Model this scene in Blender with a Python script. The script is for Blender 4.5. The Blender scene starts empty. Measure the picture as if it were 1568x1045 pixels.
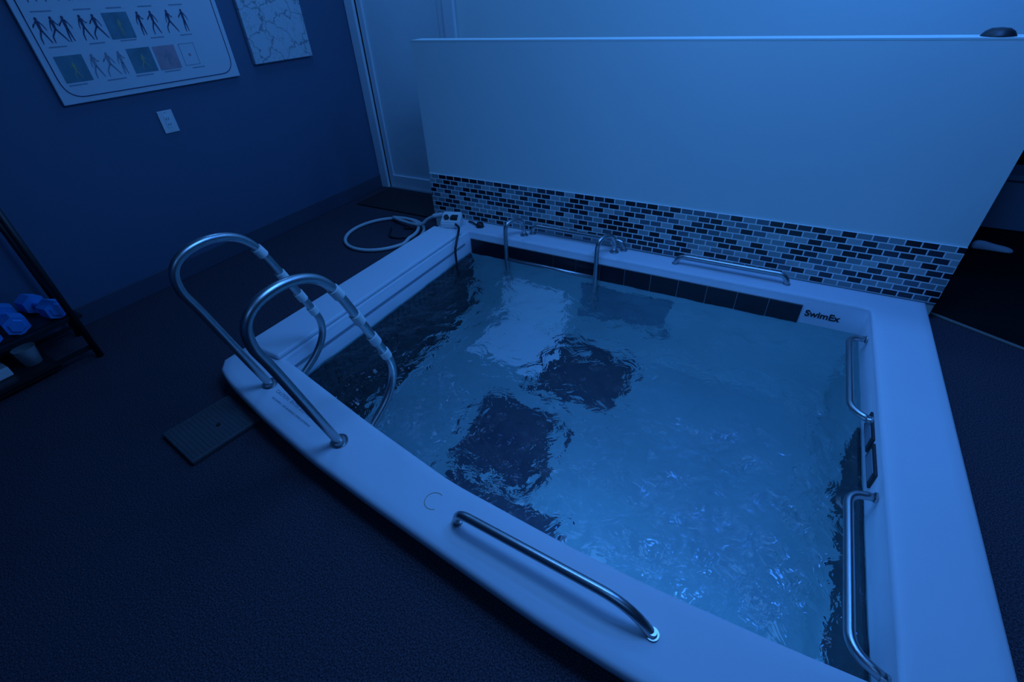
import bpy, bmesh, math, random
from mathutils import Vector, Matrix, noise
random.seed(4)
D=bpy.data; C=bpy.context
try: C.scene.view_settings.view_transform='Standard'
except Exception: pass

# ---------------------------------------------------------------- materials
def nodes(m): 
    m.use_nodes=True; return m.node_tree.nodes, m.node_tree.links
def mat(name,col,rough=.5,metal=0,var=0,vscale=5,bump=0,bscale=50,spec=.5):
    m=D.materials.new(name); n,l=nodes(m); b=n['Principled BSDF']
    b.inputs['Base Color'].default_value=(*col,1); b.inputs['Roughness'].default_value=rough
    b.inputs['Metallic'].default_value=metal; b.inputs['Specular IOR Level'].default_value=spec
    tc=n.new('ShaderNodeTexCoord')
    if var:
        t=n.new('ShaderNodeTexNoise'); t.inputs['Scale'].default_value=vscale; t.inputs['Detail'].default_value=3
        l.new(tc.outputs['Object'],t.inputs['Vector'])
        r=n.new('ShaderNodeMix'); r.data_type='RGBA'
        r.inputs[6].default_value=(*[c*(1-var) for c in col],1); r.inputs[7].default_value=(*[min(1,c*(1+var)) for c in col],1)
        l.new(t.outputs['Fac'],r.inputs[0]); l.new(r.outputs[2],b.inputs['Base Color'])
    if bump:
        t=n.new('ShaderNodeTexNoise'); t.inputs['Scale'].default_value=bscale; t.inputs['Detail'].default_value=2
        l.new(tc.outputs['Object'],t.inputs['Vector'])
        u=n.new('ShaderNodeBump'); u.inputs['Strength'].default_value=bump; u.inputs['Distance'].default_value=.01
        l.new(t.outputs['Fac'],u.inputs['Height']); l.new(u.outputs['Normal'],b.inputs['Normal'])
    return m
M_fib=mat('fibreglass_white',(.66,.72,.80),.55,var=.05,vscale=3,spec=.3)
M_poolin=mat('pool_interior',(.28,.48,.51),.5,var=.18,vscale=2.4)
M_wallw=mat('painted_white',(.66,.78,.78),.8,var=.03,vscale=2,bump=.04,bscale=120)
M_wallb=mat('painted_blue',(.075,.13,.22),.6,var=.05,vscale=2,bump=.08,bscale=150)
M_ceil=mat('ceiling_paint',(.6,.62,.64),.9)
M_dark=mat('painted_dimness',(.02,.022,.028),.8)  # dimness of the side room put into the wall colour
M_base=mat('rubber_base',(.05,.075,.12),.6)
M_trim=mat('white_trim',(.66,.75,.80),.5)
M_steel=mat('stainless_steel',(.46,.50,.52),.33,1,bump=.03,bscale=300)
M_sleeve=mat('grip_sleeve',(.80,.86,.86),.35)
M_black=mat('black_plastic',(.015,.016,.02),.45)
M_tile=mat('dark_tile',(.012,.014,.028),.3,var=.3,vscale=12)
M_grout=mat('grout_light',(.40,.46,.48),.8)
M_rub=mat('rubber_mat',(.014,.015,.018),.85,bump=.5,bscale=200)
M_plate=mat('floor_plate',(.070,.076,.088),.6,bump=.25,bscale=150)
M_white=mat('white_plastic',(.72,.76,.78),.4)
M_hose=mat('hose_vinyl',(.50,.58,.60),.4)
M_paper=mat('poster_paper',(.62,.68,.74),.5)
M_ink=mat('poster_ink',(.04,.06,.14),.6)
M_inkm=mat('poster_ink_soft',(.25,.31,.39),.6)
M_teal=mat('poster_photo_teal',(.10,.24,.30),.5,var=.5,vscale=14)
M_pink=mat('poster_photo_pink',(.45,.32,.38),.5,var=.4,vscale=14)
M_yel=mat('poster_yellow',(.40,.42,.22),.5)
M_blue=mat('blue_vinyl',(.04,.30,.75),.5)
M_stain=mat('rust_stain',(.42,.34,.20),.7)
M_panel=mat('submerged_panel',(.020,.032,.046),.6,var=.35,vscale=9)
M_panel2=mat('submerged_plate',(.050,.065,.10),.6,var=.30,vscale=6)
M_panel3=mat('submerged_jet_plate',(.12,.23,.28),.6,var=.30,vscale=6)
M_light=mat('submerged_light_panel',(.84,.94,.96),.5)
M_glass=mat('frosted_glass',(.66,.80,.84),.4,var=.10,vscale=2.5,spec=.6)
M_strip=mat('threshold_metal',(.22,.22,.20),.5)

def carpet(name,c1,c2):
    m=D.materials.new(name); n,l=nodes(m); b=n['Principled BSDF']; b.inputs['Roughness'].default_value=.95; b.inputs['Specular IOR Level'].default_value=.1
    tc=n.new('ShaderNodeTexCoord'); t=n.new('ShaderNodeTexNoise'); t.inputs['Scale'].default_value=210; t.inputs['Detail'].default_value=3
    v=n.new('ShaderNodeTexVoronoi'); v.inputs['Scale'].default_value=220
    r=n.new('ShaderNodeValToRGB'); r.color_ramp.elements[0].position=.38; r.color_ramp.elements[0].color=(*c1,1)
    r.color_ramp.elements[1].position=.68; r.color_ramp.elements[1].color=(*c2,1)
    for x in (t,v): l.new(tc.outputs['Object'],x.inputs['Vector'])
    l.new(t.outputs['Fac'],r.inputs[0]); l.new(r.outputs[0],b.inputs['Base Color'])
    u=n.new('ShaderNodeBump'); u.inputs['Strength'].default_value=.4; u.inputs['Distance'].default_value=.004
    l.new(v.outputs['Distance'],u.inputs['Height']); l.new(u.outputs['Normal'],b.inputs['Normal']); return m
M_carpet=carpet('carpet_charcoal',(.024,.023,.036),(.105,.096,.125))
M_carpet2=carpet('carpet_painted_dim',(.006,.006,.008),(.014,.014,.016))  # near-black carpet copy, the far room's dimness painted into its colour

def mosaic():
    m=D.materials.new('glass_mosaic'); n,l=nodes(m); b=n['Principled BSDF']; b.inputs['Roughness'].default_value=.3
    tc=n.new('ShaderNodeTexCoord'); s=n.new('ShaderNodeSeparateXYZ'); c=n.new('ShaderNodeCombineXYZ')
    l.new(tc.outputs['Object'],s.inputs[0]); l.new(s.outputs[0],c.inputs[0]); l.new(s.outputs[2],c.inputs[1])
    k=n.new('ShaderNodeTexBrick'); k.offset=.5; k.inputs['Scale'].default_value=1; k.inputs['Brick Width'].default_value=.066
    k.inputs['Row Height'].default_value=.0337; k.inputs['Mortar Size'].default_value=.0033; k.inputs['Mortar Smooth'].default_value=.1
    k.inputs['Color1'].default_value=(0,0,0,1); k.inputs['Color2'].default_value=(1,1,1,1); k.inputs['Mortar'].default_value=(.5,.5,.5,1)
    l.new(c.outputs[0],k.inputs['Vector'])
    r=n.new('ShaderNodeValToRGB'); r.color_ramp.interpolation='CONSTANT'; e=r.color_ramp.elements
    e[0].position=0; e[0].color=(.010,.012,.018,1); e[1].position=.26; e[1].color=(.24,.33,.35,1)
    for p,col in ((.38,(.03,.04,.06)),(.50,(.36,.45,.47)),(.62,(.10,.15,.19)),(.76,(.014,.018,.026)),(.88,(.20,.28,.31))):
        q=e.new(p); q.color=(*col,1)
    l.new(k.outputs['Color'],r.inputs[0])
    x=n.new('ShaderNodeMix'); x.data_type='RGBA'; l.new(k.outputs['Fac'],x.inputs[0]); l.new(r.outputs[0],x.inputs[6]); x.inputs[7].default_value=(.74,.84,.86,1)
    l.new(x.outputs[2],b.inputs['Base Color'])
    u=n.new('ShaderNodeBump'); u.invert=True; u.inputs['Strength'].default_value=.4; u.inputs['Distance'].default_value=.003
    l.new(k.outputs['Fac'],u.inputs['Height']); l.new(u.outputs['Normal'],b.inputs['Normal']); return m
M_mosaic=mosaic()

def water_mat():
    m=D.materials.new('pool_water'); n,l=nodes(m); n.remove(n['Principled BSDF']); out=n['Material Output']
    g=n.new('ShaderNodeBsdfGlass'); g.inputs['IOR'].default_value=1.33; g.inputs['Roughness'].default_value=.0
    g.inputs['Color'].default_value=(.88,.95,.99,1)
    tc=n.new('ShaderNodeTexCoord'); t=n.new('ShaderNodeTexNoise'); t.inputs['Scale'].default_value=13; t.inputs['Detail'].default_value=3; t.inputs['Roughness'].default_value=.52; t.inputs['Distortion'].default_value=1.0
    u=n.new('ShaderNodeBump'); u.inputs['Strength'].default_value=.60; u.inputs['Distance'].default_value=.018
    l.new(tc.outputs['Object'],t.inputs['Vector']); l.new(t.outputs['Fac'],u.inputs['Height']); l.new(u.outputs['Normal'],g.inputs['Normal'])
    l.new(g.outputs[0],out.inputs[0]); return m
M_water=water_mat()

# ---------------------------------------------------------------- helpers
def obj(name,me,parent=None,m=None,smooth=False):
    o=D.objects.new(name,me); C.collection.objects.link(o)
    if m: me.materials.append(m)
    if parent: o.parent=parent
    if smooth:
        for p in me.polygons: p.use_smooth=True
    return o
def empty(name):
    o=D.objects.new(name,None); C.collection.objects.link(o); o.empty_display_size=.1; return o
def from_bm(name,bm,parent=None,m=None,smooth=False):
    bmesh.ops.recalc_face_normals(bm,faces=bm.faces)
    me=D.meshes.new(name); bm.to_mesh(me); bm.free(); return obj(name,me,parent,m,smooth)
def box(name,lo,hi,m,parent=None,bev=0,rot=0,seg=2):
    bm=bmesh.new(); bmesh.ops.create_cube(bm,size=1)
    c=[(a+b)/2 for a,b in zip(lo,hi)]; s=[abs(b-a) for a,b in zip(lo,hi)]
    for v in bm.verts: v.co=Vector((v.co.x*s[0],v.co.y*s[1],v.co.z*s[2]))
    if bev: bmesh.ops.bevel(bm,geom=bm.edges[:],offset=bev,segments=seg,profile=.5,affect='EDGES')
    if rot: bmesh.ops.rotate(bm,verts=bm.verts,matrix=Matrix.Rotation(rot,3,'Z'))
    bmesh.ops.translate(bm,verts=bm.verts,vec=c)
    return from_bm(name,bm,parent,m)
def catmull(P,n=8):
    P=[Vector(p) for p in P]; Q=[P[0]*2-P[1]]+P+[P[-1]*2-P[-2]]; out=[]
    for i in range(1,len(Q)-2):
        a,b,c,d=Q[i-1:i+3]
        for k in range(n):
            t=k/n; out.append(.5*((2*b)+(c-a)*t+(2*a-5*b+4*c-d)*t*t+(3*b-a-3*c+d)*t**3))
    out.append(P[-1]); return out
def rounded(P,r,n=7):
    P=[Vector(p) for p in P]; out=[P[0]]
    for i in range(1,len(P)-1):
        a,b,c=P[i-1:i+2]; d1=(a-b); d2=(c-b); rr=r[i-1] if isinstance(r,(list,tuple)) else r
        q1=min(rr,d1.length*.98 if i==1 else d1.length*.49); q2=min(rr,d2.length*.98 if i==len(P)-2 else d2.length*.49)
        s=b+d1.normalized()*q1; e=b+d2.normalized()*q2
        for k in range(n+1):
            t=k/n; out.append((1-t)**2*s+2*t*(1-t)*b+t*t*e)
    out.append(P[-1]); return out
def tube(name,P,r,m,parent=None,seg=16):
    bm=bmesh.new(); P=[Vector(p) for p in P]; up=None; rings=[]
    for i,p in enumerate(P):
        t=((P[min(i+1,len(P)-1)]-P[max(i-1,0)])).normalized()
        if up is None: up=t.orthogonal().normalized()
        up=(up-t*up.dot(t)).normalized(); s=t.cross(up)
        rings.append([bm.verts.new(p+(up*math.cos(a)+s*math.sin(a))*r) for a in [2*math.pi*k/seg for k in range(seg)]])
    for A,B in zip(rings,rings[1:]):
        for k in range(seg): bm.faces.new((A[k],A[(k+1)%seg],B[(k+1)%seg],B[k]))
    bm.faces.new(rings[0]); bm.faces.new(rings[-1])
    return from_bm(name,bm,parent,m,True)
def cyl(name,a,b,r,m,parent=None,seg=24,r2=None):
    a=Vector(a);b=Vector(b);d=b-a
    bm=bmesh.new(); bmesh.ops.create_cone(bm,cap_ends=True,segments=seg,radius1=r,radius2=r if r2 is None else r2,depth=d.length)
    q=d.to_track_quat('Z','Y').to_matrix().to_4x4(); q.translation=(a+b)/2
    bmesh.ops.transform(bm,matrix=q,verts=bm.verts)
    o=from_bm(name,bm,parent,m); return o
def lathe(name,prof,c,m,parent=None,seg=32):
    bm=bmesh.new(); R=[]
    for r,z in prof: R.append([bm.verts.new((c[0]+r*math.cos(2*math.pi*k/seg),c[1]+r*math.sin(2*math.pi*k/seg),c[2]+z)) for k in range(seg)])
    for A,B in zip(R,R[1:]):
        for k in range(seg): bm.faces.new((A[k],A[(k+1)%seg],B[(k+1)%seg],B[k]))
    bm.faces.new(R[0]); bm.faces.new(R[-1]); return from_bm(name,bm,parent,m,True)

# ---------------------------------------------------------------- pool outline
DK=.10; WL=-.058; FL=-.92
XI0,XI1,YI1=-1.835,.545,2.565
XO0,XO1,YO1=-2.10,.79,2.742
def interp(T,x):
    if x<=T[0][0]: return T[0][1]
    for (a,b),(c,d) in zip(T,T[1:]):
        if x<=c:
            t=(x-a)/(c-a); return b+(d-b)*t
    return T[-1][1]
FO=[(-2.10,.84),(-2.05,.79),(-1.95,.752),(-1.6,.672),(-1.27,.612),(-.95,.572),(-.54,.528),(-.27,.500),(-.03,.488),(.3,.486),(.6,.50),(.79,.52)]
FI=[(-1.84,.985),(-1.74,.968),(-1.212,.858),(-.734,.772),(-.306,.744),(-.026,.738),(.30,.745),(.545,.757)]
def smooth_eval(T,x):
    h=.06; return sum(interp(T,x+h*k/3) for k in range(-3,4))/7
fo=lambda x: smooth_eval(FO,x); fi=lambda x: smooth_eval(FI,x)
N=60; K=14
outer=[];inner=[]
for i in range(N):
    t=i/N; xo=XO0+(XO1-XO0)*t; xi=XI0+(XI1-XI0)*t
    yo=fo(xo) if xo>-2.0 else interp(FO,xo)
    outer.append(Vector((xo,yo))); inner.append(Vector((xi,fi(xi))))
y0,y1=outer[0].y,fo(XO1); iy0,iy1=inner[0].y,fi(XI1)
for i in range(K): t=i/K; outer.append(Vector((XO1,y1+(YO1-y1)*t))); inner.append(Vector((XI1,iy1+(YI1-iy1)*t)))
for i in range(N): t=i/N; outer.append(Vector((XO1+(XO0-XO1)*t,YO1))); inner.append(Vector((XI1+(XI0-XI1)*t,YI1)))
for i in range(K): t=i/K; outer.append(Vector((XO0,YO1+(y0-YO1)*t))); inner.append(Vector((XI0,YI1+(iy0-YI1)*t)))
pool=empty('therapy_pool')
prof=[('o',.07,-.0),('o',.07,.045),('o',.045,.052),('o',.008,.056),('o',.0,.064),('o',0,.086),('o',.006,.095),('o',.016,DK),('o',.05,DK),
 ('i',.05,DK),('i',.022,DK),('i',.010,DK-.004),('i',.004,DK-.014),('i',.004,DK-.03),('i',0,DK-.034),('i',0,-.058),('i',0,-.3),('i',0,-.6),('i',0,-.86),('i',-.02,-.905),('i',-.06,FL)]
bm=bmesh.new(); rings=[]
L=len(outer)
for kind,d,z in prof:
    r=[]
    for i in range(L):
        o_,n_=outer[i],inner[i]; v=(n_-o_).normalized()
        p=o_+v*d if kind=='o' else n_-v*d
        r.append(bm.verts.new((p.x,p.y,z)))
    rings.append(r)
for j,(A,B) in enumerate(zip(rings,rings[1:])):
    for k in range(L):
        f=bm.faces.new((A[k],A[(k+1)%L],B[(k+1)%L],B[k])); f.smooth=True
        f.material_index=1 if j>=15 else 0
f=bm.faces.new(rings[-1]); f.material_index=1
sh=from_bm('pool_shell',bm,pool,M_fib); sh.data.materials.append(M_poolin)
e=sh.modifiers.new('es','EDGE_SPLIT'); e.split_angle=math.radians(50)

bm=bmesh.new(); nx,ny=230,180; G=[]
for i in range(nx+1):
    x=XI0+(XI1-XI0)*i/nx; ylo=fi(x); row=[]
    for j in range(ny+1):
        y=ylo+(YI1-ylo)*j/ny
        z=WL+.013*noise.noise(Vector((x*4,y*4,1)))+.010*noise.noise(Vector((x*11,y*9,3)))+.0028*noise.noise(Vector((x*26,y*22,7)))
        row.append(bm.verts.new((x,y,z)))
    G.append(row)
for i in range(nx):
    for j in range(ny): bm.faces.new((G[i][j],G[i+1][j],G[i+1][j+1],G[i][j+1]))
me=D.meshes.new('pool_water'); bm.to_mesh(me); bm.free(); obj('pool_water',me,pool,M_water,True)

box('side_grille',(-1.833,.97,-.90),(-1.822,2.55,-.075),M_panel,pool)
for k in range(30): box('grille_slat_%d'%(k+1),(-1.822,1.0+k*.052,-.88),(-1.818,1.02+k*.052,-.09),M_black,pool)
box('floor_plate_1',(-1.09,1.99,-.92),(-.52,2.46,-.912),M_panel2,pool)
box('floor_plate_2',(-1.24,1.29,-.92),(-.73,1.80,-.912),M_panel2,pool)
box('floor_plate_3',(-1.20,.84,-.92),(-.50,1.25,-.912),M_panel2,pool)
box('wall_jet_plate',(-.98,2.556,-.58),(-.40,2.564,-.16),M_panel3,pool)
box('step_pad',(-1.58,2.08,-.92),(-1.06,2.55,-.905),M_light,pool)
box('step_riser_pad',(-1.58,2.553,-.90),(-1.08,2.563,-.36),M_light,pool)
box('right_wall_dark_panel',(.533,.80,-.50),(.543,1.85,-.075),M_panel,pool)  # dark panel on the right inner wall, just below the waterline
n=13; x0,x1=-1.82,.265; w=(x1-x0)/n
box('tile_band_grout',(x0,2.560,-.066),(x1,2.5645,.052),M_grout,pool)
for k in range(n): box('band_tile_%d'%(k+1),(x0+k*w+.002,2.553,-.063),(x0+(k+1)*w-.002,2.562,.047),M_tile,pool,.001)
def text(name,s,size,loc,rot,m,parent,ext=.0008,bold=0):
    c=D.curves.new(name,'FONT'); c.body=s; c.size=size; c.extrude=ext; c.offset=bold; o=D.objects.new(name,c); C.collection.objects.link(o)
    o.location=loc; o.rotation_euler=rot; C.view_layer.update()
    me=D.meshes.new_from_object(o.evaluated_get(C.evaluated_depsgraph_get())); mw=o.matrix_world.copy(); D.objects.remove(o)
    me.transform(mw); return obj(name,me,parent,m)
text('logo_lettering','SwimEx',.050,(.285,2.5635,-.010),(math.pi/2,0,0),M_black,pool,.001,.0012)
text('caution_lettering','CAUTION  ENTER SLOWLY',.022,(-1.68,.80,DK+.0008),(0,0,-.17),M_inkm,pool,.0003)
text('caution_lettering_fine','NO DIVING - USE HANDRAILS WHEN ENTERING',.013,(-1.66,.765,DK+.0008),(0,0,-.17),M_inkm,pool,.0003)
box('side_cover',(-2.085,.955,DK-.002),(-1.845,2.50,DK+.026),M_fib,pool,.012,seg=3)
box('side_cover_strip',(-1.842,1.0,.02),(-1.832,2.5,.035),M_inkm,pool)
for k,(ya,yb) in enumerate(((1.65,1.81),(1.47,1.63))):
    box('control_plate_%d'%(k+1),(.536,ya,-.01),(.5465,yb,.062),M_black,pool,.003)
    box('control_face_%d'%(k+1),(.534,ya+.02,.002),(.5365,yb-.02,.05),M_inkm,pool)
tube('rust_ring',[(-.735+.032*math.cos(a),.672+.032*math.sin(a),DK+.0002) for a in [1.2+4.2*k/24 for k in range(25)]],.0013,M_stain,pool,6)

# ---------------------------------------------------------------- rails
TR=.0142
def flange(nm,p,ax,parent,r=.028):
    p=Vector(p);ax=Vector(ax).normalized(); cyl(nm,p,p+ax*.006,r,M_steel,parent); cyl(nm+'_collar',p+ax*.005,p+ax*.018,r*.74,M_steel,parent,r2=r*.6)
lad=[(.717,.10),(.682,.23),(.60,.55),(.572,.655),(.583,.728),(.635,.768),(.72,.779),(.80,.762),(.86,.722),(.905,.65),(.96,.51),(1.035,.31),(1.055,.225),(1.035,.15),(.97,.085),(.862,.03)]
for X,dy in ((-1.213,0),(-1.74,.105)):
    r=empty('ladder_handrail'); pts=catmull([(X,y+dy,z) for y,z in lad],6)
    tube('tube',pts,.0168,M_steel,r)
    flange('foot',(X,.717+dy,DK),(0,-.15,1),r,.034)
    flange('wall_foot',(X,.862+dy+.002,.03),(0,1,.3),r)
    for i,(ya,za,yb,zb) in enumerate(((.890,.678,.909,.640),(.947,.542,.963,.500),(.994,.418,1.010,.376),(1.031,.320,1.043,.284))):
        cyl('sleeve_%d'%(i+1),(X,ya+dy,za),(X,yb+dy,zb),.0212,M_sleeve,r)
def grab(P,rad=.05,axes=((0,0,1),(0,0,1))):
    r=empty('grab_rail'); tube('tube',rounded(P,rad),TR,M_steel,r)
    flange('foot_1',P[0],axes[0],r,.018); flange('foot_2',P[-1],axes[1],r,.018)
    return r
grab([(-.622,.643,DK),(-.615,.640,DK+.065),(-.055,.614,DK+.075),(.008,.608,DK)],(.05,.09))
grab([(-.43,2.655,DK),(-.42,2.655,DK+.055),(.155,2.655,DK+.055),(.165,2.655,DK)])
grab([(.540,2.345,.055),(.468,2.335,.055),(.468,1.80,.055),(.540,1.76,.055)],.05,((-1,0,0),(-1,0,0)))
grab([(.540,1.375,.055),(.460,1.36,.055),(.460,.83,.055),(.540,.79,.055)],.05,((-1,0,0),(-1,0,0)))
u=empty('entry_handrail')
for k,X in enumerate((-1.50,-.865)):
    tube('hoop_%d'%(k+1),rounded([(X+.06,2.655,DK),(X+.05,2.655,DK+.12),(X,2.505,DK+.14),(X,2.505,-.45),(X,2.555,-.5)],.07),TR,M_steel,u)
    flange('hoop_foot_%d'%(k+1),(X+.06,2.655,DK),(0,0,1),u)
tube('cross_bar',[(-1.50,2.505,-.02),(-.865,2.505,-.02)],TR*.9,M_steel,u)
tube('deck_bar',rounded([(-1.40,2.70,DK),(-1.40,2.70,DK+.06),(-.76,2.70,DK+.06),(-.76,2.70,DK)],.05),TR,M_steel,u)
flange('deck_foot_1',(-1.40,2.70,DK),(0,0,1),u,.024);flange('deck_foot_2',(-.76,2.70,DK),(0,0,1),u,.024)

# ---------------------------------------------------------------- room shell
XL=-3.306; YB=3.32; XR=2.4; YF=-1.5; YFAR=5.2
bm=bmesh.new()
ov=[bm.verts.new(p) for p in ((XL,YF,0),(XR,YF,0),(XR,YFAR,0),(XL,YFAR,0))]
oe=[bm.edges.new((ov[k],ov[(k+1)%4])) for k in range(4)]
iv=[]
for i in range(0,L,2):
    v=(inner[i]-outer[i]).normalized(); p=outer[i]+v*.10; iv.append(bm.verts.new((p.x,p.y,0)))
ie=[bm.edges.new((iv[k],iv[(k+1)%len(iv)])) for k in range(len(iv))]
bmesh.ops.triangle_fill(bm,use_beauty=True,use_dissolve=False,edges=oe+ie)
fl=from_bm('floor',bm,None,M_carpet)
if fl.data.polygons and fl.data.polygons[0].normal.z<0: fl.data.flip_normals()
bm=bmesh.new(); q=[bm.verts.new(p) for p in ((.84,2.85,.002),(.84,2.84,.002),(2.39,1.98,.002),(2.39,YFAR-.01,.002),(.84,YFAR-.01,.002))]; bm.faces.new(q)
dr=from_bm('floor_dim_overlay',bm,None,M_carpet2)  # thin sheet over the carpet that paints the area beyond as unlit
box('wall_left',(XL-.12,YF,0),(XL,YFAR,2.7),M_wallb)
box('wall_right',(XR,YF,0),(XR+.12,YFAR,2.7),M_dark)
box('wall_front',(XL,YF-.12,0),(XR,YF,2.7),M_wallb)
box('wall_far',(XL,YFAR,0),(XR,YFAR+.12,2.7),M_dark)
box('ceiling',(XL-.12,YF-.12,2.7),(XR+.12,YFAR+.12,2.8),M_ceil)
wb=empty('wall_back')
box('main_section',(-2.30,YB,0),(.95,YB+.12,2.7),M_wallw,wb)
box('over_door_section',(XL,YB,2.12),(-2.30,YB+.12,2.7),M_wallw,wb)
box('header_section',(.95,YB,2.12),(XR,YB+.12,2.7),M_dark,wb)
box('baseboard_left',(XL,YF,0),(XL+.012,YB,.115),M_base,bev=.003)
box('trim_threshold',(-.86,-.009,0),(.86,.009,.010),M_strip,bev=.003).matrix_world=Matrix.Translation((1.58,2.425,0))@Matrix.Rotation(math.atan2(-.247,.45),4,'Z')
hw=empty('wall_partition')
box('panel',(-2.262,2.752,.0),(.825,2.87,1.215),M_wallw,hw)
box('cap',(-2.262,2.751,1.215),(.825,2.87,1.222),M_wallw,hw)
box('mosaic_band',(-2.262,2.744,.10),(.825,2.7525,.403),M_mosaic,hw)
door=empty('door_1')
box('casing_left',(XL+.002,YB-.03,0),(-3.215,YB,2.1),M_trim,door,.008)
box('casing_right',(-2.385,YB-.03,0),(-2.29,YB,2.1),M_trim,door,.008)
box('casing_top',(XL+.002,YB-.03,2.1),(-2.29,YB,2.19),M_trim,door,.008)
box('stile_left',(-3.205,YB-.005,.01),(-3.155,YB+.03,2.1),M_trim,door,.004)
box('stile_right',(-2.445,YB-.005,.01),(-2.395,YB+.03,2.1),M_trim,door,.004)
box('bottom_rail',(-3.155,YB-.005,.01),(-2.445,YB+.03,.12),M_trim,door,.004)
box('top_rail',(-3.155,YB-.005,2.0),(-2.445,YB+.03,2.1),M_trim,door,.004)
box('glass',(-3.155,YB+.01,.12),(-2.445,YB+.018,2.0),M_glass,door)
box('threshold',(-3.215,YB-.035,0),(-2.385,YB+.03,.012),M_steel,door)
box('door_mat',(-3.19,2.84,.0),(-2.36,3.24,.014),M_rub,bev=.004)

# ---------------------------------------------------------------- wall items
def flatbox(nm,y0,y1,z0,z1,m,par,t0=.022,t1=.0232): return box(nm,(XL+t0,y0,z0),(XL+t1,y1,z1),m,par)
po=empty('exercise_poster')
box('board',(XL+.003,1.205,1.073),(XL+.022,2.22,1.80),M_paper,po,.003)
lp=rounded([(XL+.0222,1.235,1.44),(XL+.0222,1.235,1.10),(XL+.0222,2.190,1.10),(XL+.0222,2.190,1.77),(XL+.0222,1.235,1.77),(XL+.0222,1.235,1.44)],.09)
tube('border_line',lp,.0026,M_ink,po,6)
def figure(nm,y,z,h,par,m,pose=0,x=.0235):
    bm=bmesh.new()
    def quad(a,b,w1,w2):
        a=Vector(a);b=Vector(b);d=(b-a).normalized();nn=Vector((-d.y,d.x))*.75
        bm.faces.new([bm.verts.new((XL+x,y+p.x*h,z+p.y*h)) for p in (a+nn*w1,a-nn*w1,b-nn*w2,b+nn*w2)])
    bm.faces.new([bm.verts.new((XL+x,y+.055*h*math.cos(t),z+h*.92+.065*h*math.sin(t))) for t in [k*math.pi/5 for k in range(10)]])
    quad((0,.86),(0,.48),.09,.06)
    s=.06+.08*(pose%3)
    quad((-.02,.5),(-s,.25),.045,.035);quad((-s,.25),(-s*1.1,0),.035,.02)
    quad((.02,.5),(s*.8,.25),.045,.035);quad((s*.8,.25),(s*1.4,.02),.035,.02)
    quad((-.06,.82),(-.14-.1*(pose%2),.62),.03,.022);quad((-.14-.1*(pose%2),.62),(-.16,.45+.3*(pose%2)),.022,.016)
    quad((.06,.82),(.16,.66),.03,.022);quad((.16,.66),(.22,.5+.2*((pose+1)%2)),.022,.016)
    return from_bm(nm,bm,par,m)
fi_=0
for y in [1.275,1.335,1.385,1.46,1.52,1.74,1.81,1.90,1.985]: fi_+=1; figure('figure_%d'%fi_,y,1.335,.11,po,M_ink,fi_)
for y in (1.43,1.50,1.56): fi_+=1; figure('figure_%d'%fi_,y,1.17,.11,po,M_inkm,fi_)
for zr in (1.50,1.64):
    for y in (1.3,1.38,1.46,1.68,1.76,1.9,2.0,2.08): fi_+=1; figure('figure_%d'%fi_,y,zr,.1,po,M_ink,fi_)
for k,(y,z,m) in enumerate(((1.627,1.387,M_teal),(1.327,1.224,M_teal),(1.667,1.224,M_teal),(1.806,1.222,M_pink),(1.55,1.56,M_teal),(1.83,1.70,M_teal))):
    flatbox('photo_%d'%(k+1),y-.062,y+.062,z-.058,z+.058,m,po)
    figure('photo_figure_%d'%(k+1),y+.005,z-.045,.075,po,M_yel if m is M_teal else M_inkm,k,.0236)
for k in range(4): flatbox('box_edge_%d'%k,*[(1.895,1.897,1.17,1.28),(1.985,1.987,1.17,1.28),(1.895,1.987,1.17,1.172),(1.895,1.987,1.278,1.28)][k],M_inkm,po)
flatbox('box_mark',1.935,1.948,1.215,1.228,M_pink,po)
k=0
for zr in (1.318,1.152,1.462):
    for y in (1.27,1.45,1.60,1.76,1.93):
        k+=1; flatbox('caption_%d'%k,y,y+.07+.03*random.random(),zr,zr+.005,M_inkm,po)
flatbox('title',1.28,2.1,1.735,1.75,M_ink,po)
def mapmat():
    m=D.materials.new('canvas_print'); n,l=nodes(m); b=n['Principled BSDF']; b.inputs['Roughness'].default_value=.6
    tc=n.new('ShaderNodeTexCoord'); ns=n.new('ShaderNodeTexNoise'); ns.inputs['Scale'].default_value=9; ns.inputs['Detail'].default_value=5
    l.new(tc.outputs['Object'],ns.inputs['Vector'])
    mx=n.new('ShaderNodeMix'); mx.data_type='RGBA'; mx.inputs[0].default_value=.2
    l.new(tc.outputs['Object'],mx.inputs[6]); l.new(ns.outputs['Color'],mx.inputs[7])
    last=None
    for sc,wd,col in ((7,.035,(.22,.30,.34)),(17,.03,(.38,.46,.48))):
        v=n.new('ShaderNodeTexVoronoi'); v.feature='DISTANCE_TO_EDGE'; v.inputs['Scale'].default_value=sc
        l.new(mx.outputs[2],v.inputs['Vector'])
        r=n.new('ShaderNodeValToRGB'); r.color_ramp.elements[0].position=wd*.4; r.color_ramp.elements[0].color=(*col,1); r.color_ramp.elements[1].position=wd; r.color_ramp.elements[1].color=(.52,.60,.66,1)
        l.new(v.outputs['Distance'],r.inputs[0])
        if last is None: last=r.outputs[0]
        else:
            mn=n.new('ShaderNodeMix'); mn.data_type='RGBA'; mn.blend_type='DARKEN'; mn.inputs[0].default_value=1
            l.new(last,mn.inputs[6]); l.new(r.outputs[0],mn.inputs[7]); last=mn.outputs[2]
    l.new(last,b.inputs['Base Color']); return m
cv=empty('map_picture'); box('canvas',(XL+.002,2.355,1.12),(XL+.03,2.845,1.78),mapmat(),cv,.004)
ol=empty('wall_outlet'); box('plate',(XL+.001,1.625,.845),(XL+.007,1.712,.965),M_white,ol,.002)
box('insert',(XL+.006,1.651,.872),(XL+.009,1.686,.938),M_trim,ol,.001)
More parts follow.
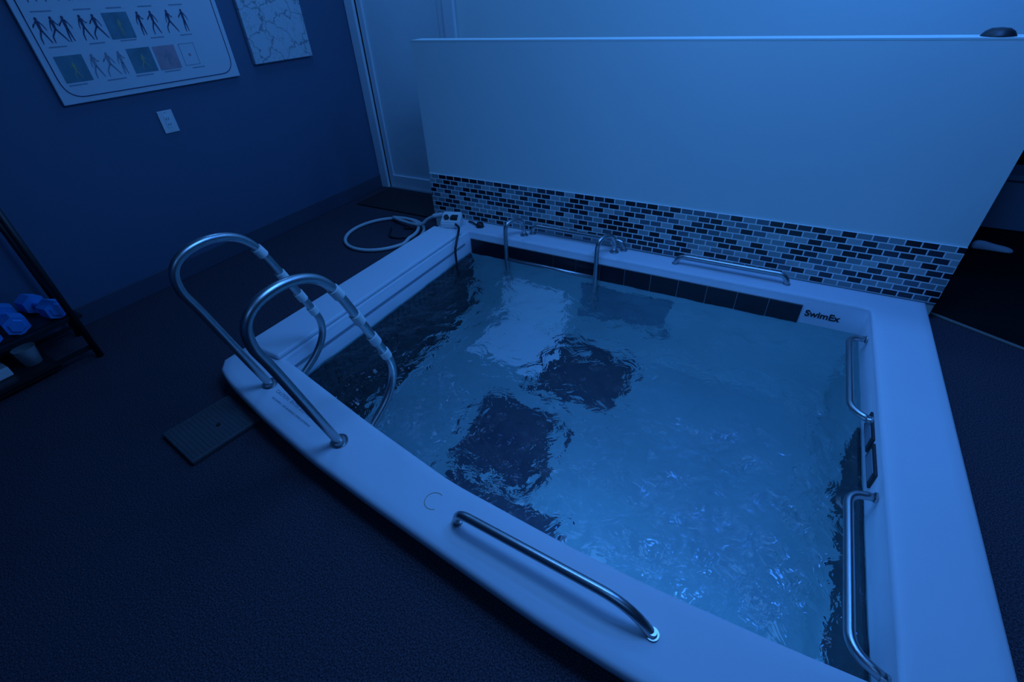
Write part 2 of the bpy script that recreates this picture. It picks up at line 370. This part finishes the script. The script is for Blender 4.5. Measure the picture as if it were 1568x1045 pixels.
for k,z in enumerate((.885,.915)): 
    box('slot_%d'%(2*k+1),(XL+.009,1.660,z),(XL+.0095,1.663,z+.01),M_black,ol); box('slot_%d'%(2*k+2),(XL+.009,1.673,z),(XL+.0095,1.676,z+.01),M_black,ol)
for k,z in enumerate((.855,.955)): cyl('screw_%d'%(k+1),(XL+.005,1.668,z),(XL+.0075,1.668,z),.003,M_steel,ol,10)

fp=empty('floor_scale')
box('platform',(-.135,-.145,0),(.135,.145,.022),M_plate,fp,.006)
for k in range(16): box('rib_%d'%(k+1),(-.12,-.13+k*.0168,.022),(.12,-.126+k*.0168,.0235),M_plate,fp)
cyl('knob',(.02,.02,.022),(.02,.02,.026),.009,M_black,fp)
fp.location=(-1.845,.575,0); fp.rotation_euler=(0,0,-.13)
# ---------------------------------------------------------------- hose + controller
hs=empty('garden_hose'); P=[]
for k in range(46):
    a=-.2+2*math.pi*1.35*k/45; rr=.30-.05*k/45
    P.append((-2.52+rr*math.cos(a)*1.0,2.43+rr*1.05*math.sin(a),.014+.02*(k>33)))
P+= [(-2.32,2.60,.05),(-2.24,2.62,.10),(-2.17,2.63,.135)]
tube('hose',catmull(P,3),.0125,M_hose,hs,10)
cyl('nozzle',(-2.18,2.628,.132),(-2.105,2.64,.150),.017,M_white,hs)
ct=empty('pool_vacuum_controller')
bm=bmesh.new(); vs=[(-.07,-.06,0),(.07,-.06,0),(.07,.06,0),(-.07,.06,0),(-.07,-.05,.04),(.07,-.05,.04),(.07,.05,.09),(-.07,.05,.09)]
V=[bm.verts.new(v) for v in vs]
for f in ((0,1,2,3),(4,5,6,7),(0,1,5,4),(1,2,6,5),(2,3,7,6),(3,0,4,7)): bm.faces.new([V[i] for i in f])
bmesh.ops.recalc_face_normals(bm,faces=bm.faces); bmesh.ops.bevel(bm,geom=bm.edges[:],offset=.008,segments=2,affect='EDGES')
from_bm('housing',bm,ct,M_white)
cyl('dial',(-.03,-.01,.06),(-.032,-.02,.075),.018,M_black,ct); box('display',(.0,-.03,.052),(.05,.02,.075),M_black,ct,.003)
ct.location=(-2.0,2.60,DK); ct.rotation_euler=(0,0,.3)
tube('power_cable',catmull([(-1.93,2.55,.14),(-1.87,2.50,.145),(-1.82,2.42,.14),(-1.80,2.36,.10),(-1.795,2.33,.02),(-1.79,2.34,-.3)],6),.008,M_black)
pc=empty('pump_cap'); 
lathe('knob',[(.001,.03),(.02,.03),(.026,.02),(.03,0),(.001,0)],(-1.80,2.66,DK),M_black,pc)
tube('lead',catmull([(-1.83,2.66,.11),(-1.88,2.68,.115),(-1.92,2.70,.105)],5),.006,M_black,pc,8)
tube('extension_cord',catmull([(-2.55,2.55,.01),(-2.45,2.42,.01),(-2.33,2.45,.012),(-2.33,2.55,.02),(-2.38,2.60,.012),(-2.45,2.58,.012)],8),.007,M_black,None,8)

# ---------------------------------------------------------------- rack
rk=empty('dumbbell_rack')
for k,(x,y) in enumerate(((-2.89,.63),(-3.22,.68),(-2.93,-.2),(-3.22,-.2))):
    tube('post_%d'%(k+1),[(x,y,0),(x,y,1.0)],.015,M_black,rk,10)
for k,z in enumerate((.06,.235,.98)):
    box('shelf_rail_front_%d'%k,(-2.92,-.2,z-.01),(-2.90,.63,z+.008),M_black,rk)
    box('shelf_rail_back_%d'%k,(-3.23,-.2,z-.01),(-3.21,.68,z+.008),M_black,rk)
for k,z in enumerate((.235,.98)): box('shelf_end_%d'%k,(-3.22,.645,z-.01),(-2.89,.665,z+.008),M_black,rk)
box('base_tray',(-3.22,-.2,.02),(-2.92,.48,.06),M_black,rk,.004)
box('shelf',(-3.21,-.2,.23),(-2.95,.65,.24),M_black,rk)
def dumbbell(x,y,z,rot=0):
    r=empty('dumbbell'); cyl('handle',(-.06,0,0),(.06,0,0),.016,M_blue,r,16)
    for s in (-1,1):
        cyl('head_%d'%(s+2),(s*.05,0,0),(s*.12,0,0),.05,M_blue,r,6); cyl('cap_%d'%(s+2),(s*.118,0,0),(s*.128,0,0),.036,M_blue,r,6,r2=.03)
    r.location=(x,y,z+.045); r.rotation_euler=(0,0,rot)
for x,y,ro in ((-3.07,.59,.15),(-3.08,.46,-.1),(-3.07,.33,.05),(-3.07,.20,0)): dumbbell(x,y,.24,ro)
cp=lathe('plastic_cup',[(.0,.0),(.035,.0),(.046,.09),(.048,.092),(.042,.088),(.032,.006),(0.001,.005)],(-3.03,.42,.0605),M_white)
bx=box('tissue_box',(-3.16,.22,.0605),(-3.0,.33,.11),M_white,None,.006)

lathe('swim_cap',[(.001,.028),(.03,.025),(.045,.016),(.054,.004),(.056,0),(.001,0)],(.585,2.81,1.2225),M_black)
def shoe(x,y,rot):
    bm=bmesh.new(); S=[(-.14,.03,.06),(-.11,.038,.085),(-.05,.036,.075),(.0,.04,.06),(.06,.046,.05),(.11,.044,.04),(.145,.02,.025)]; R=[]
    for px,hw_,h in S:
        R.append([bm.verts.new((px*.75,hw_*.75*a,h*.75*b)) for a,b in ((-1,0),(1,0),(1,.5),(.6,1),(-.6,1),(-1,.5))])
    for A,B in zip(R,R[1:]):
        for k in range(6): bm.faces.new((A[k],A[(k+1)%6],B[(k+1)%6],B[k]))
    bm.faces.new(R[0]);bm.faces.new(R[-1]); o=from_bm('sneaker',bm,None,M_white,True)
    s=o.modifiers.new('s','SUBSURF'); s.levels=s.render_levels=2
    o.location=(x,y,0.004); o.rotation_euler=(0,0,rot)
shoe(1.25,3.80,.1)
bn=empty('storage_bin')
for nm,lo,hi in (('base',(1.15,4.2,0),(1.55,4.5,.01)),('side_1',(1.15,4.2,0),(1.16,4.5,.35)),('side_2',(1.54,4.2,0),(1.55,4.5,.35)),('front',(1.15,4.2,0),(1.55,4.21,.35)),('back',(1.15,4.49,0),(1.55,4.5,.35)),('rim',(1.14,4.185,.33),(1.56,4.2,.36))):
    box(nm,lo,hi,M_inkm,bn)

# ---------------------------------------------------------------- lights
def area(name,loc,size,sy,power,rot=(0,0,0),col=(.09,.35,1.02)):
    l=D.lights.new(name,'AREA'); l.shape='RECTANGLE'; l.size=size; l.size_y=sy; l.energy=power; l.color=col
    o=D.objects.new(name,l); C.collection.objects.link(o); o.location=loc; o.rotation_euler=rot; return o
area('ceiling_light_pool',(-.3,1.5,2.66),1.3,.7,28)
area('ceiling_light_side',(-2.75,2.45,2.66),.5,.5,7)
area('ceiling_light_right',(.60,2.42,2.66),.3,.3,12,col=(.05,.27,1.15))
area('ceiling_light_back',(-.4,3.08,2.66),2.6,.2,11)
area('ceiling_light_front',(.7,-.7,2.66),1.6,.8,7)
area('underwater_fill_front',(-.6,.80,-.40),1.9,.35,10,(math.radians(85),0,0),(.075,.34,1.0))  # added fill below the hidden front rim, brightens the pool interior
w=D.worlds.new('world'); C.scene.world=w; w.use_nodes=True; w.node_tree.nodes['Background'].inputs[0].default_value=(.03,.12,.35,1); w.node_tree.nodes['Background'].inputs[1].default_value=.1

cam=D.cameras.new('camera'); co=D.objects.new('camera',cam); C.collection.objects.link(co)
Rm=Matrix(((.87421,-.25778,.41147),(.48355,.53906,-.68963),(-.04403,.80185,.59591)))
co.matrix_world=Matrix.Translation((0,0,1.45))@Rm.to_quaternion().to_matrix().to_4x4()
cam.sensor_width=36; cam.lens=16.66; cam.clip_start=.02
C.scene.camera=co
